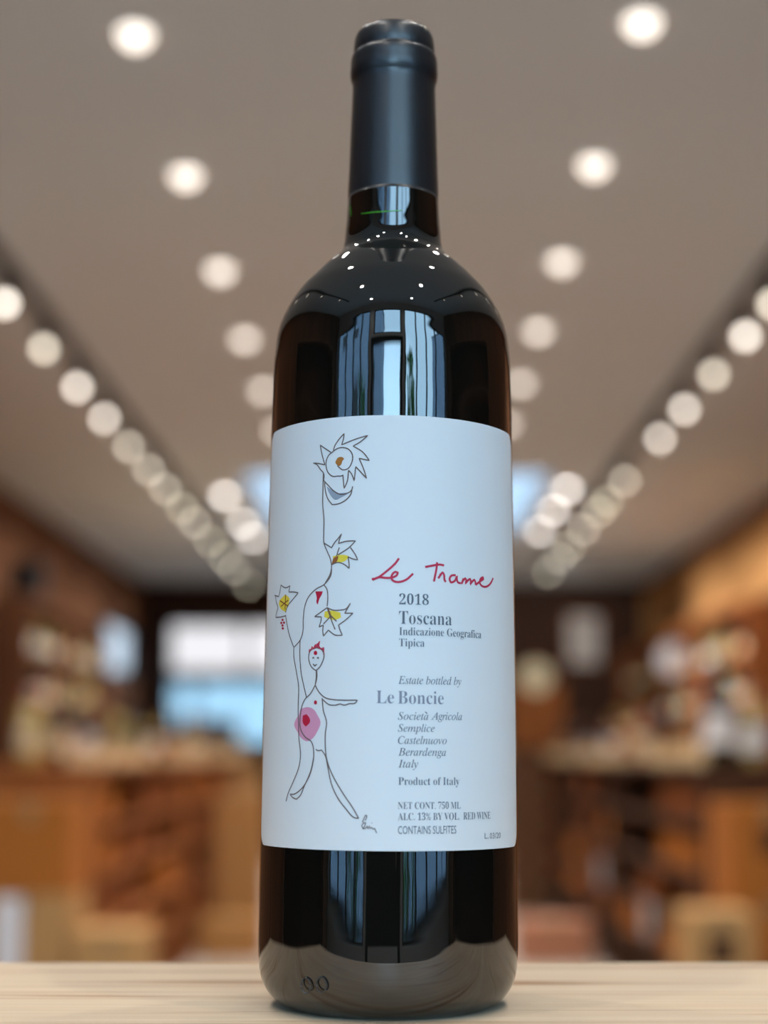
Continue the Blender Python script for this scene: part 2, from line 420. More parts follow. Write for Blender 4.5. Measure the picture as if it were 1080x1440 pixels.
TZ = CZ + 1.92
stem_me = MB().tube((0, 0, H - .03 - TZ), (0, 0, .10), .008).mesh('stem', M['black_metal'])
can_me = MB().lathe([(.012, .13), (.034, .115), (.036, .035), (.030, .03)], 16).mesh('lamp_can', M['black_metal'])
bulb_prof = [(.002, -.027)] + [(.027 * cos(a), .027 * sin(a)) for a in [radians(q) for q in (-65, -40, -15, 10, 35, 60)]]
bulb_me = {k: MB().lathe(bulb_prof, 16).mesh('bulb', M['bulb_' + k]) for k in ('bright', 'mid', 'dim')}
LEFT = [(4.95, 'mid'), (5.75, 'bright'), (6.52, 'bright'), (7.27, 'mid'), (8.06, 'bright'), (8.83, 'bright'), (9.65, 'mid'), (10.46, 'mid'), (11.23, 'mid'),
        (12.12, 'dim'), (12.88, 'mid'), (13.97, 'dim'), (15.25, 'dim'), (16.13, 'mid'), (17.7, 'dim')]
RIGHT = [(5.0, 'mid'), (5.8, 'bright'), (6.53, 'mid'), (7.05, 'bright'), (7.78, 'mid'), (8.59, 'bright'), (9.40, 'bright'), (10.88, 'mid'), (11.78, 'dim'), (12.3, 'dim'),
         (13.29, 'mid'), (14.45, 'dim'), (15.25, 'mid'), (16.45, 'dim')]
for side, xr, lst, wall in (('darker wood wall', -1.672, LEFT, XL), ('oak topped wall', 1.617, RIGHT, XR)):
    r = MB().box(xr - .03, xr + .03, 4.6, 18.2, H - .035, H).obj('track_rail', M['black_metal'])
    tag(r, 'long black lighting track on the ceiling along the %s' % side, 'light track')
    for i, (y, kind) in enumerate(lst):
        o = thing('track_light', 'small glowing spotlight hanging from the ceiling track, %s along the %s' % (ORD[i], side), 'track light', (xr, y, TZ), 0, 'track spotlights along the %s' % side)
        link('stem', stem_me, o); link('lamp_can', can_me, o); link('bulb', bulb_me[kind], o)
        spot(o, (0, 0, -.045), (.3, 2.5, -1.1) if y > 16.2 and xr > 0 else ((wall - xr), 0, -1.15), TRACK_W * (2.2 if xr > 0 else 1.0), 82, .7, .03)
# a run over the front part of the shop, seen only mirrored in the bottle
for side, xr, wall in (('darker wood wall', -1.65, XL), ('oak topped wall', 1.62, XR)):
    for i in range(5):
        y = 4.1 - 1.1 * i
        o = thing('track_light', 'black spotlight hanging near the front windows, %s from the shelves, along the %s' % (ORD[i], side), 'track light', (xr, y, TZ), 0, 'front spotlights along the %s' % side)
        link('stem', stem_me, o); link('lamp_can', can_me, o); link('bulb', bulb_me['mid'], o)
        spot(o, (0, 0, -.045), ((wall - xr), 0, -1.15), TRACK_W * .35, 82, .7, .03)
    r = MB().box(xr - .03, xr + .03, -.9, 4.55, H - .035, H).obj('track_rail', M['black_metal'])
    tag(r, 'short black lighting track near the front windows along the %s' % side, 'light track')

# ------------------------------------------------------------------ the board and what carries it
BT = CZ - 0.072                # top of the board
BY = 0.468                     # bottle axis
bd = MB().box(-.187, .187, -.11, .11, -.018, 0).obj('pine_board', M['pine'], None, .002)
bd.location = (0, .45, BT)
tag(bd, 'pale pine board with long grain, under the large bottle', 'board')
ct = thing('display_stand', 'narrow dark wooden stand that carries the pale pine board', 'stand', (0, .45, 0))
MB().box(-.15, .15, -.085, .085, 0.08, BT - .05).obj('carcass', M['rack'], ct)
MB().box(-.17, .17, -.10, .10, 0, .08).obj('plinth', M['rack_dark'], ct)
MB().box(-.165, .165, -.095, .095, BT - .05, BT - .0185).obj('stand_top', M['rack'], ct)

# ------------------------------------------------------------------ the large bottle
LEAN = radians(0.36)
HB = thing('wine_bottle', 'large dark red wine bottle with hand-drawn white label, standing on pine board', 'bottle', (-0.0022, BY, BT + .0002))
HB.rotation_euler = (0, LEAN, 0)
Z0 = .072
PROF = [(.0001, .0045), (.018, .0035), (.0285, .0004), (.0300, 0), (.0318, .0007), (.0342, .0026), (.0362, .0055), (.0374, .009), (.03785, .0135), (.0380, .020),
        (.03798, .0231), (.03788, .0454), (.03762, .0849), (.03705, .1273), (.03643, .1663), (.03618, .1863), (.0360, .1903), (.0356, .1943), (.03513, .1981),
        (.03415, .2021), (.03234, .2062), (.03052, .2094), (.02837, .2126), (.02556, .2158), (.02244, .2191), (.02079, .2207), (.01883, .2223),
        (.01690, .2240), (.01570, .2256), (.01502, .2280), (.01462, .2318), (.01432, .2355), (.01410, .2395), (.01393, .2432)]
def smooth_prof(pr, sub=3):
    out = []
    for i in range(len(pr) - 1):
        p0 = pr[max(i - 1, 0)]; p1 = pr[i]; p2 = pr[i + 1]; p3 = pr[min(i + 2, len(pr) - 1)]
        for k in range(sub):
            t = k / sub
            # finite-difference tangents weighted by chord length
            def comp(j):
                d1 = math.dist(p0, p1) or 1e-9; d2 = math.dist(p1, p2) or 1e-9; d3 = math.dist(p2, p3) or 1e-9
                m1 = ((p1[j] - p0[j]) / d1 * d2 + (p2[j] - p1[j]) / d2 * d1) / (d1 + d2) * d2 if i > 0 else p2[j] - p1[j]
                m2 = ((p2[j] - p1[j]) / d2 * d3 + (p3[j] - p2[j]) / d3 * d2) / (d2 + d3) * d2 if i < len(pr) - 2 else p2[j] - p1[j]
                h = 2 * t**3 - 3 * t * t + 1, t**3 - 2 * t * t + t, -2 * t**3 + 3 * t * t, t**3 - t * t
                return h[0] * p1[j] + h[1] * m1 + h[2] * p2[j] + h[3] * m2
            out.append((max(comp(0), .0001), comp(1)))
    out.append(pr[-1]); return out
SP = PROF[:3] + smooth_prof(PROF[3:], 4) + [(.0126, .2434), (.0126, .262)]
MB().lathe(SP, 128).obj('glass_body', M['bottle'], HB)
def rad(z):
    pr = PROF[9:]
    for (r0, z0), (r1, z1) in zip(pr, pr[1:]):
        if z <= z1: return r0 + (r1 - r0) * (z - z0) / (z1 - z0)
    return pr[-1][0]
CAP = [(.01398, .2415), (.01402, .2418), (.01397, .2445), (.01370, .2510), (.01330, .2650), (.01292, .2755), (.01286, .2778), (.01298, .2797), (.01328, .2806),
       (.01352, .2816), (.01354, .2850), (.01346, .2868), (.01318, .2880), (.01268, .2885), (.01258, .2892), (.01264, .2900), (.01250, .2925), (.01212, .2945),
       (.01140, .2957), (.0100, .2964), (.006, .2967), (.0002, .2968)]
MB().lathe(CAP[:2] + smooth_prof(CAP[1:], 3), 96).obj('capsule', M['capsule'], HB)

# local frame of the bottle for the label: camera pixel -> (angle, height) on the glass
MW = Matrix.Translation(HB.location) @ Matrix.Rotation(LEAN, 4, 'Y')
MI = MW.inverted()
CO = MI @ Vector((0, 0, CZ))
def ray(px, py):
    u = -(py - 720 - SHY) / FPX; x = (px - 540 - SHX) / FPX
    dw = Vector((x, cos(PITCH) - u * sin(PITCH), sin(PITCH) + u * cos(PITCH)))
    return (MI.to_3x3() @ dw).normalized()
def onb(px, py):
    """angle from the front (positive to the right) and height on the glass"""
    dd = ray(px, py); r = .037
    for _ in range(12):
        a = dd.x**2 + dd.y**2; b = CO.x * dd.x + CO.y * dd.y; c = CO.x**2 + CO.y**2 - r * r
        disc = b * b - a * c
        t = (-b - sqrt(max(disc, 0))) / a
        P = CO + dd * t; r = rad(P.z)
    return atan2(P.x, -P.y), P.z
def P3(th, z, lift):
    r = rad(z) + lift
    return (r * sin(th), -r * cos(th), z)

lz1 = onb(553, 584)[1]; lz0 = onb(545, 1197)[1]
A0, A1 = -radians(77.5), radians(77.5)
def label_mesh():
    mb = MB(); NX, NZ = 96, 40; cr = .0045; g = []
    s_half = (A1 - A0) / 2
    for j in range(NZ + 1):
        z = lz0 + (lz1 - lz0) * (.5 - .5 * cos(pi * j / NZ)) if False else lz0 + (lz1 - lz0) * j / NZ
        e = min(z - lz0, lz1 - z); inset = 0
        if e < cr: inset = cr - sqrt(max(cr * cr - (cr - e)**2, 0))
        sh = s_half - inset / rad(z)
        g.append([P3(-sh + 2 * sh * i / NX, z, .00012) for i in range(NX + 1)])
    return g
def grid_obj(g, name, mat, parent, thick=.00010):
    mb = MB(); n2 = len(g[0])
    for row in g: mb.v += row
    for j in range(len(g) - 1):
        for i in range(n2 - 1):
            mb.f.append((j * n2 + i, j * n2 + i + 1, (j + 1) * n2 + i + 1, (j + 1) * n2 + i)); mb.sm.append(True)
    o = mb.obj(name, mat, parent)
    md = o.modifiers.new('solid', 'SOLIDIFY'); md.thickness = thick; md.offset = -1
    return o
# finer rows near the rounded corners
def label_rows():
    cr = .0045; zs = [lz0 + cr * (1 - cos(radians(a))) for a in range(0, 91, 10)]
    mid = [lz0 + cr + (lz1 - lz0 - 2 * cr) * k / 30 for k in range(1, 30)]
    return zs + mid + [lz1 - (z - lz0) for z in reversed(zs)]
G = []
for z in label_rows():
    cr = .0045; e = min(z - lz0, lz1 - z); inset = cr - sqrt(max(cr * cr - (cr - e)**2, 0)) if e < cr else 0
    sh = (A1 - A0) / 2 - inset / rad(z)
    G.append([P3(-sh + 2 * sh * i / 96, z, .00014) for i in range(97)])
LABEL = grid_obj(G, 'label', M['paper'], HB)
LABEL['label'] = 'white paper label with a drawing and printed text'

# --- pen strokes and washes, drawn as thin ink shapes on the paper
L_FILL, L_FILL2, L_LINE, L_TEXT = .00017, .00019, .00022, .00022
def smooth_path(pts, closed=False):
    n_ = len(pts); out = []
    if n_ < 3: 
        return [tuple(Vector(pts[0]).lerp(Vector(pts[-1]), t / 4)) for t in range(5)]
    tg = []
    for i in range(n_):
        a = Vector(pts[i]) - Vector(pts[i - 1]) if i > 0 else None
        b = Vector(pts[i + 1]) - Vector(pts[i]) if i < n_ - 1 else None
        if a is None or b is None: tg.append(((b or a) * .8, (b or a) * .8)); continue
        if a.length < 1e-6 or b.length < 1e-6 or a.angle(b) > radians(62): tg.append((a * .6, b * .6)); continue
        t = (a.normalized() + b.normalized()).normalized(); tg.append((t * a.length, t * b.length))
    for i in range(n_ - 1):
        p1, p2 = Vector(pts[i]), Vector(pts[i + 1]); m1, m2 = tg[i][1], tg[i + 1][0]
        st = max(2, min(10, int((p2 - p1).length / 2)))
        for k in range(st):
            t = k / st
            out.append(tuple(p1 * (2*t**3 - 3*t*t + 1) + m1 * (t**3 - 2*t*t + t) + p2 * (-2*t**3 + 3*t*t) + m2 * (t**3 - t*t)))
    out.append(tuple(pts[-1])); return out
def stroke(mb, pts, width, lift, taper=False):
    """pts: pixels of the photograph; the line is laid on the paper with its real width in metres"""
    q = [onb(*p_) for p_ in smooth_path(pts)]
    s = [Vector((th * rad(z), z)) for th, z in q]
    s = [s[0]] + [b for a, b in zip(s, s[1:]) if (b - a).length > 2e-5]
    if len(s) < 2: return
    L, R = [], []
    for i in range(len(s)):
        d_ = (s[min(i + 1, len(s) - 1)] - s[max(i - 1, 0)]).normalized(); nn = Vector((-d_.y, d_.x))
        hw = width / 2 * (1 if not taper else (.55 + .45 * sin(pi * min(1, max(0, i / (len(s) - 1))))))
        L.append(s[i] + nn * hw); R.append(s[i] - nn * hw)
    b = len(mb.v)
    for a, c in zip(L, R):
        for v in (a, c): mb.v.append(P3(v.x / rad(v.y), v.y, lift))
    for i in range(len(s) - 1):
        mb.f.append((b + 2*i, b + 2*i + 1, b + 2*i + 3, b + 2*i + 2)); mb.sm.append(False)
def fill(mb, pts, lift, rings=7):
    q = [onb(*p_) for p_ in smooth_path(list(pts) + [pts[0]])[:-1]]
    ct_, cz_ = sum(a for a, _ in q) / len(q), sum(z for _, z in q) / len(q)
    b = len(mb.v); n_ = len(q); mb.v.append(P3(ct_, cz_, lift))
    for k in range(1, rings + 1):
        t = k / rings
        for a, z in q: mb.v.append(P3(ct_ + (a - ct_) * t, cz_ + (z - cz_) * t, lift))
    for i in range(n_):
        i2 = (i + 1) % n_
        mb.f.append((b, b + 1 + i, b + 1 + i2)); mb.sm.append(False)
        for k in range(rings - 1):
            o1 = b + 1 + k * n_; o2 = o1 + n_
            mb.f.append((o1 + i, o2 + i, o2 + i2, o1 + i2)); mb.sm.append(False)
def blob(mb, cx, cy, rx, ry, lift):
    fill(mb, [(cx + rx * cos(2*pi*i/9), cy + ry * sin(2*pi*i/9)) for i in range(9)], lift)
K = 5.684
def c3(*a): return [(370 + x / K, 580 + y / K) for x, y in a]
def c4(*a): return [(370 + x / K, 800 + y / K) for x, y in a]
def c5(*a): return [(370 + x / K, 980 + y / K) for x, y in a]
def c6(*a): return [(510 + x / 4.909, 770 + y / 4.909) for x, y in a]
pen, red, yel, bro, ora, pin, redw, gry = (MB() for _ in range(8))
PW = .00034
for pts in (
    c3((545,320),(500,290),(460,262),(475,340),(497,420),(440,408),(405,405),(430,415),(460,455),(488,490),(488,545)),
    c3((565,310),(600,288),(640,282),(685,295),(712,330),(718,365),(705,415),(680,450),(640,460),(610,440),(597,425)),
    c3((565,312),(530,340),(508,390),(508,440),(525,485),(560,512),(600,510),(632,508),(640,500),(645,560),(650,608),(675,550),(685,462),(710,495),(730,548),(742,435),(780,475),(828,528),(800,440),(768,368),(800,375),(850,385),(800,320),(722,270),(780,235),(838,185),(740,215),(630,260),(645,210),(650,170),(610,215),(575,270),(565,310)),
    c3((488,545),(520,580),(570,630),(620,655),(680,645),(710,620),(718,592)),
    c3((495,560),(500,620),(520,690),(555,738),(610,730),(670,695),(705,650),(712,620)),
    c3((485,490),(482,600),(480,740),(490,860),(488,960),(490,1045),(515,1110),(540,1170),(550,1230),(540,1290),(500,1364)),
    c3((490,1045),(550,1082),(575,1040),(605,1005),(630,970),(615,1010),(605,1048),(670,1030),(740,1028),(690,1080),(600,1140)),
    c3((612,1080),(600,1115),(590,1150)),
    c3((700,1080),(740,1140),(758,1180),(720,1172),(680,1155),(688,1200),(690,1248),(650,1215),(600,1200),(550,1218)),
    c4((550,0),(545,50),(515,100),(485,130),(430,160),(370,220),(340,290),(325,400),(322,500),(300,570),(250,628),(215,530),(192,420),(185,370)),
    c4((490,130),(512,160),(520,220),(515,300)),
    c4((185,350),(200,300),(250,235),(285,192),(250,185),(210,185),(220,135),(185,152),(147,130),(140,180),(130,222),(98,212)),
    c4((104,220),(112,270),(124,310),(112,350),(106,388),(150,385),(185,375)),
    c4((515,310),(560,330),(620,330),(665,320),(700,275),(655,355),(720,355),(660,410),(605,450),(618,490),(635,530),(580,530),(525,490),(485,538),(480,490),(485,450),(450,465),(465,420),(470,385),(415,382),(460,350),(515,310)),
    c4((515,310),(545,400),(578,485)), c4((540,380),(510,415),(485,440)), c4((530,360),(560,390),(590,420)),
    c4((250,628),(250,700),(270,820),(288,940),(285,1090),(285,1200)),
    c4((300,570),(298,700),(310,840),(350,1025)),
    c4((430,630),(385,650),(368,700),(378,760),(400,795),(425,812),(452,790),(475,750),(490,690),(470,645),(430,630)),
    c4((432,812),(434,860),(420,930)), c4((428,812),(428,870),(420,930)),
    c4((420,930),(380,1000),(340,1040),(315,1093)),
    c4((420,930),(450,985),(500,1030),(560,1045),(640,1050),(755,1050),(735,1075),(690,1078),(650,1090),(620,1080),(580,1090),(530,1085),(480,1045)),
    c4((398,716),(405,706),(411,718)), c4((435,716),(442,706),(448,718)), c4((402,760),(418,778),(433,762)), c4((405,766),(418,772),(430,766)),
    c5((285,160),(288,220),(290,330),(303,460),(290,560),(240,690),(205,770),(188,835)),
    c5((315,70),(300,160),(305,260),(340,320),(390,360),(408,440),(395,560),(360,660),(300,745),(240,780),(220,775),(235,800),(270,818),(300,790),(330,720),(385,590),(410,470)),
    c5((475,10),(485,110),(510,200),(500,300),(500,400),(510,490),(550,610),(640,770),(720,890),(765,970),(730,965),(660,890),(600,810),(550,700),(520,560),(500,470),(470,425),(440,430),(425,418))):
    stroke(pen, pts, PW, L_LINE)
for pts in (c5((815,990),(828,965),(830,948),(820,945),(806,975),(795,1000),(808,1000)), c5((800,1050),(790,1030),(800,1012),(822,1005),(812,1035),(798,1055),(818,1052),(832,1030),(838,1055),(850,1030),(856,1055),(868,1040),(880,1060),(890,1048),(900,1070),(908,1088)), c5((868,1005),(872,1009))):
    stroke(pen, pts, .00026, L_LINE)
# washes of colour
fill(ora, c3((585,385),(600,362),(635,358),(650,372),(635,390),(630,410),(615,430),(592,420),(580,400)), L_FILL)
fill(gry, c3((510,590),(560,628),(600,655),(660,645),(695,640),(650,668),(620,684),(580,700),(550,675),(525,635)), L_FILL)
fill(yel, c3((560,1150),(600,1140),(660,1140),(690,1150),(655,1190),(610,1200),(560,1210)), L_FILL)
fill(bro, c3((550,1215),(570,1160),(605,1148),(595,1185),(570,1212)), L_FILL2)
fill(yel, c4((135,250),(180,205),(215,235),(210,270),(185,345),(150,325),(130,285)), L_FILL)
for pts in (c4((185,205),(182,260),(180,325)), c4((140,255),(170,275),(205,300)), c4((205,250),(175,275),(148,300))): stroke(bro, pts, .0004, L_FILL2)
fill(yel, c4((495,340),(550,335),(620,350),(625,390),(570,410),(530,400),(490,385)), L_FILL)
stroke(bro, c4((518,312),(535,355),(548,398)), .0005, L_FILL2)
fill(redw, c4((420,180),(480,180),(470,210),(455,235),(440,285),(430,270),(432,232)), L_FILL2)
for x, y in ((160,408),(150,432),(171,430),(160,452),(162,476)): blob(redw, *c4((x, y))[0], 1.5, 1.7, L_FILL2)
blob(redw, *c4((422,672))[0], 2.6, 3.0, L_FILL2); blob(redw, *c4((422,1068))[0], 2.2, 3.0, L_FILL2)
for pts in (c4((372,668),(375,645),(387,650),(395,622),(408,640),(420,605),(432,630),(455,578),(450,622),(468,640),(488,630),(487,665),(491,690)), c4((412,634),(440,595),(440,628)), c4((445,628),(485,650))): stroke(red, pts, .0004, L_LINE)
fill(pin, c5((300,100),(350,82),(400,95),(440,150),(462,205),(440,270),(400,330),(355,355),(310,330),(275,275),(252,225),(265,180),(290,140)), L_FILL)
fill(redw, c5((320,150),(350,138),(372,165),(378,200),(345,238),(322,210)), L_FILL2)
# the red handwritten title
T1 = [c6((250,75),(225,110),(170,160),(105,208),(72,220)), c6((70,224),(110,206),(160,210),(205,207),(235,192),(242,174),(225,168),(205,185),(198,212),(215,232),(250,238),(300,222),(335,192),(347,180)),
      c6((430,135),(480,125),(530,118),(560,124)), c6((512,102),(507,150),(497,200),(490,235)), c6((548,172),(535,190),(520,213)), c6((530,190),(552,172),(560,190),(563,225),(572,237)),
      c6((640,192),(612,193),(597,220),(608,242),(632,232),(648,195),(648,222),(656,242),(674,246)), c6((692,213),(688,232),(678,252)), c6((683,235),(705,212),(712,225),(705,250),(722,228),(738,216),(744,235),(738,256),(755,232),(768,222),(775,240),(776,258)),
      c6((776,258),(805,235),(830,218),(828,206),(813,212),(804,238),(815,262),(840,272),(865,262),(885,237),(896,210))]
title = MB()
for pts in T1: stroke(title, pts, .00062, L_LINE)
blob(title, *c6((75, 218))[0], 2.6, 2.0, L_FILL2)
for mb, nm, mt, lb in ((pen, 'line_drawing', 'pencil', None), (red, 'red_hair', 'ink_red', None), (yel, 'yellow_wash', 'wash_yellow', None), (bro, 'brown_wash', 'wash_brown', None),
                       (ora, 'orange_wash', 'wash_orange', None), (pin, 'pink_wash', 'wash_pink', None), (redw, 'red_wash', 'wash_red', None), (gry, 'grey_wash', 'wash_grey', None),
                       (title, 'title_lettering', 'ink_red', 'red handwritten title')):
    o = mb.obj(nm, M[mt], LABEL)
    if lb: o['label'] = lb

# --- printed lines
def serif(s, italic=False):
    out = ''
    for ch in s:
        if italic:
            if ch == 'h': out += '\u210e'
            elif 'A' <= ch <= 'Z': out += chr(0x1D434 + ord(ch) - 65)
            elif 'a' <= ch <= 'z': out += chr(0x1D44E + ord(ch) - 97)
            else: out += ch
        else:
            if 'A' <= ch <= 'Z': out += chr(0x1D400 + ord(ch) - 65)
            elif 'a' <= ch <= 'z': out += chr(0x1D41A + ord(ch) - 97)
            elif '0' <= ch <= '9': out += chr(0x1D7CE + ord(ch) - 48)
            else: out += ch
    return out
def text_flat(body, offset=0.0, caps='H'):
    """outline of the text as (verts, faces) in its own units, and the height of its capitals"""
    def mk(b):
        cu = bpy.data.curves.new('t', 'FONT'); cu.body = b; cu.resolution_u = 3; cu.offset = offset; cu.fill_mode = 'FRONT'
        o = bpy.data.objects.new('t', cu); COL.objects.link(o)
        dg = bpy.context.evaluated_depsgraph_get(); me = o.evaluated_get(dg).to_mesh()
        v = [(q.co.x, q.co.y) for q in me.vertices]; f = [tuple(pp.vertices) for pp in me.polygons]
        o.evaluated_get(dg).to_mesh_clear(); bpy.data.objects.remove(o); bpy.data.curves.remove(cu)
        return v, f
    v, f = mk(body); hv, _ = mk(caps)
    return v, f, max(q[1] for q in hv)
def printed(mb, body, x0, x1, ybase, caph, style='r', accent=None):
    if style == 's': v, f, ch = text_flat(body, 0.0, 'H')
    else:
        it = style == 'i'
        v, f, ch = text_flat(serif(body, it), 0.0 if it else -0.008, serif('E', it))
    th0, z0 = onb(x0, ybase); zt = onb(x0, ybase - caph)[1]
    # angle at which the same height shows at pixel column x1
    y = ybase
    for _ in range(6):
        th1, z1 = onb(x1, y); y += (z1 - z0) / 0.000205
    sx = (th1 - th0) / (max(q[0] for q in v) - min(q[0] for q in v)); sz = (zt - z0) / ch; xm = min(q[0] for q in v)
    b = len(mb.v)
    for q in v: mb.v.append(P3(th0 + (q[0] - xm) * sx, z0 + q[1] * sz, L_TEXT))
    for q in f: mb.f.append(tuple(b + i for i in q)); mb.sm.append(False)
LINES = [('2018', 561.3, 602.7, 850, 14.5, 'r', 0), ('Toscana', 561, 634.7, 877.4, 18, 'r', 0), ('Indicazione Geografica', 561.3, 676, 893.2, 11, 'r', 0), ('Tipica', 561, 596.6, 909, 11, 'r', 0),
         ('Estate bottled by', 560, 648, 961.6, 10.8, 'i', 0), ('Le', 529.4, 554, 989, 17.8, 'r', 1), ('Boncie', 559.5, 623.5, 989.6, 17.8, 'r', 1),
         ('Societa', 559.5, 602, 1012, 10.6, 'i', 0), ('Agricola', 606, 649, 1012, 10.6, 'i', 0), ('Semplice', 559.5, 610.8, 1028.8, 10.4, 'i', 0), ('Castelnuovo', 559.5, 627.7, 1046, 10.8, 'i', 0),
         ('Berardenga', 560, 626.7, 1062.6, 10.8, 'i', 0), ('Italy', 560, 587.8, 1079.3, 10.8, 'i', 0), ('Product of Italy', 560, 645.5, 1103.8, 10.8, 'r', 0),
         ('NET CONT. 750 ML', 559.5, 647, 1137.6, 9.6, 'r', 0), ('ALC. 13% BY VOL.', 559.5, 645.5, 1153.3, 10, 'r', 0), ('RED WINE', 651, 688.7, 1152.5, 10, 'r', 0),
         ('CONTAINS SULFITES', 559.5, 641, 1172.7, 11, 's', 0), ('L.', 680.7, 686.5, 1179.4, 8, 's', 0), ('03/20', 688, 703, 1179.4, 8, 's', 0)]
tx = [MB(), MB()]
for b, x0, x1, yb, chh, st, which in LINES: printed(tx[which], b, x0, x1, yb, chh, st)
stroke(tx[0], [(597.5, 1001), (600.5, 1003.6)], .00026, L_TEXT)      # accent over the a
tx[0].obj('lettering', M['ink'], LABEL); tx[1].obj('estate_lettering', M['ink_light'], LABEL)

# fill-line light glint painted as flat green strokes on the neck, embossed heel mark
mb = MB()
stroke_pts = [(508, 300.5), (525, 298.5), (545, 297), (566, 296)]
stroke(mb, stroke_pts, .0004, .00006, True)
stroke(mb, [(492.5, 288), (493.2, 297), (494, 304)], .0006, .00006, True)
mb.obj('fill_line_glint', M['painted_glint'], HB)
mb = MB()
for px, py in ((430, 1386), (452, 1385)):
    th, z = onb(px, py); 
    for k in range(14):
        a, a2 = 2*pi*k/14, 2*pi*(k+1)/14
        q = [P3(th + .0016*cos(t)/rad(max(z,.02)), z + .0021*sin(t), .0) for t in (a, a2)]
        mb.tube(q[0], q[1], .00022, seg=6)
mb.obj('embossed_mark', M['bottle'], HB)

# ------------------------------------------------------------------ background bottles
BP = [(.030, 0), (.0365, .004), (.0375, .012), (.0375, .19), (.036, .200), (.030, .212), (.020, .226), (.0150, .236), (.0142, .250)]
bg_glass = {k: MB().lathe(BP, 18).mesh('glass', v) for k, v in GL.items()}
bg_label = {k: MB().lathe([(.0379, .055), (.0379, .145)], 18, cap=False).mesh('paper_label', v) for k, v in LB.items()}
bg_cap = {k: MB().lathe([(.0146, .236), (.0146, .296), (.013, .300)], 14).mesh('capsule', v) for k, v in CP.items()}
def bottle(x, y, z, where, group, glass, lab, cap, sc=1.0, rz=0):
    o = thing('wine_bottle', '%s bottle, %s label, %s capsule, %s' % (glass, lab, cap, where), 'bottle', (x, y, z + .0008), rz, group)
    link('glass', bg_glass[glass], o); link('paper_label', bg_label[lab], o); link('capsule', bg_cap[cap], o)
    o.scale = (sc, sc, sc)
    return o
GK, LK, CK = list(GL), list(LB), list(CP)
def rnd_kind():
    g = random.choices(GK, (5, 3, 2, 1))[0]
    return g, random.choices(LK, (3, 3, 2, 2, 2))[0], random.choices(CK, (4, 2, 2))[0]

# ------------------------------------------------------------------ racks of wine cases along the aisle
CR = {}
def crate_meshes(key, L=.52, W=.34, Hh=.150):
    b = MB(); t = .012
    for k in range(3):                                       # three boards a side, with thin gaps
        z0, z1 = Hh * k / 3 + .001, Hh * (k + 1) / 3 - .001
        b.box(-W/2, -W/2 + t, -L/2, L/2, z0, z1); b.box(W/2 - t, W/2, -L/2, L/2, z0, z1)
        b.box(-W/2 + t, W/2 - t, -L/2, -L/2 + t, z0, z1); b.box(-W/2 + t, W/2 - t, L/2 - t, L/2, z0, z1)
    b.box(-W/2 + t, W/2 - t, -L/2 + t, L/2 - t, 0, t)
    ld = MB().box(-W/2, W/2, -L/2, L/2, Hh, Hh + .012)
    for s in (-1, 1):
        b.box(-W/2 - .008, -W/2, s * L*.36 - .02, s * L*.36 + .02, .005, Hh); b.box(W/2, W/2 + .008, s * L*.36 - .02, s * L*.36 + .02, .005, Hh)
    return b.mesh('crate_box', M['crate_' + key]), ld.mesh('lid', M['crate_' + key])
for k in ('orange', 'tan', 'red', 'pale'): CR[k] = crate_meshes(k)
CNAME = {'orange': 'orange brown', 'tan': 'tan', 'red': 'dark reddish', 'pale': 'pale pine'}
def crate(x, y, z, key, label, group, rz=0, sc=(1, 1, 1)):
    o = thing('wine_crate', label, 'crate', (x, y, z + .0008), rz, group)
    for nm, me in zip(('crate_box', 'lid'), CR[key]): link(nm, me, o)
    o.scale = sc
    return o
RACKW = .86
rack_parts = {}
def rack(side, idx, y0, y1, xin, mat, name_words, palette, gaps):
    L = y1 - y0; sgn = -1 if xin < 0 else 1
    o = thing('display_rack', '%s display rack with shelves of wine cases, %s' % (name_words[0], name_words[1]), 'rack', (xin + sgn * RACKW / 2, (y0 + y1) / 2, 0))
    hw = RACKW / 2
    for s in (-1, 1): MB().box(-hw, hw, s * L/2 - .015 - .0, s * L/2 + .015, 0, 1.055).obj('upright', mat, o)
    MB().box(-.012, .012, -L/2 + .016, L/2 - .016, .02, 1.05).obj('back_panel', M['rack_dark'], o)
    MB().box(-hw, hw, -L/2 - .02, L/2 + .02, 1.056, 1.08).obj('rack_top', mat, o)
    zs = (.06, .26, .46, .66, .86)
    for z in zs: MB().box(-hw, hw, -L/2 + .016, L/2 - .016, z - .018, z).obj('shelf', mat, o)
    nC = 4; pitch = (L - .06) / nC
    for si, z in enumerate(zs[1:]):
        for c in range(nC):
            key = palette[(si * 3 + c * 2 + idx) % len(palette)]
            if (si, c) in gaps: continue
            yy = y0 + .03 + pitch * (c + .5)
            xx = xin + sgn * (.045 + .17)
            crate(xx, yy, z, key, '%s wine case, %s along the %s shelf, %s' % (CNAME[key], ORD[c], ('lowest', 'third highest', 'second highest', 'highest')[si], name_words[1]), 'wine cases in the ' + name_words[1], sc=(1, 1, .84))
    return o
rack('left', 0, 6.0, 8.40, -1.12, M['rack'], ('brown wooden', 'near rack on the window side'), ['red', 'orange', 'red', 'red', 'orange'], {(2, 3), (3, 1), (1, 2), (0, 3)})
rack('left', 1, 8.48, 10.88, -1.12, M['rack'], ('brown wooden', 'middle rack on the window side'), ['red', 'red', 'orange', 'red'], {(1, 1)})
rack('left', 2, 10.96, 13.36, -1.12, M['crate_tan'], ('light tan wooden', 'far rack on the window side'), ['tan', 'tan', 'pale', 'orange'], {(3, 2)})
rack('right', 0, 5.8, 8.20, 1.12, M['rack_dark'], ('dark brown wooden', 'near rack on the clock side'), ['orange', 'red', 'orange', 'red'], {(3, 2), (3, 3), (2, 2), (1, 1), (0, 2), (1, 3), (2, 3)})
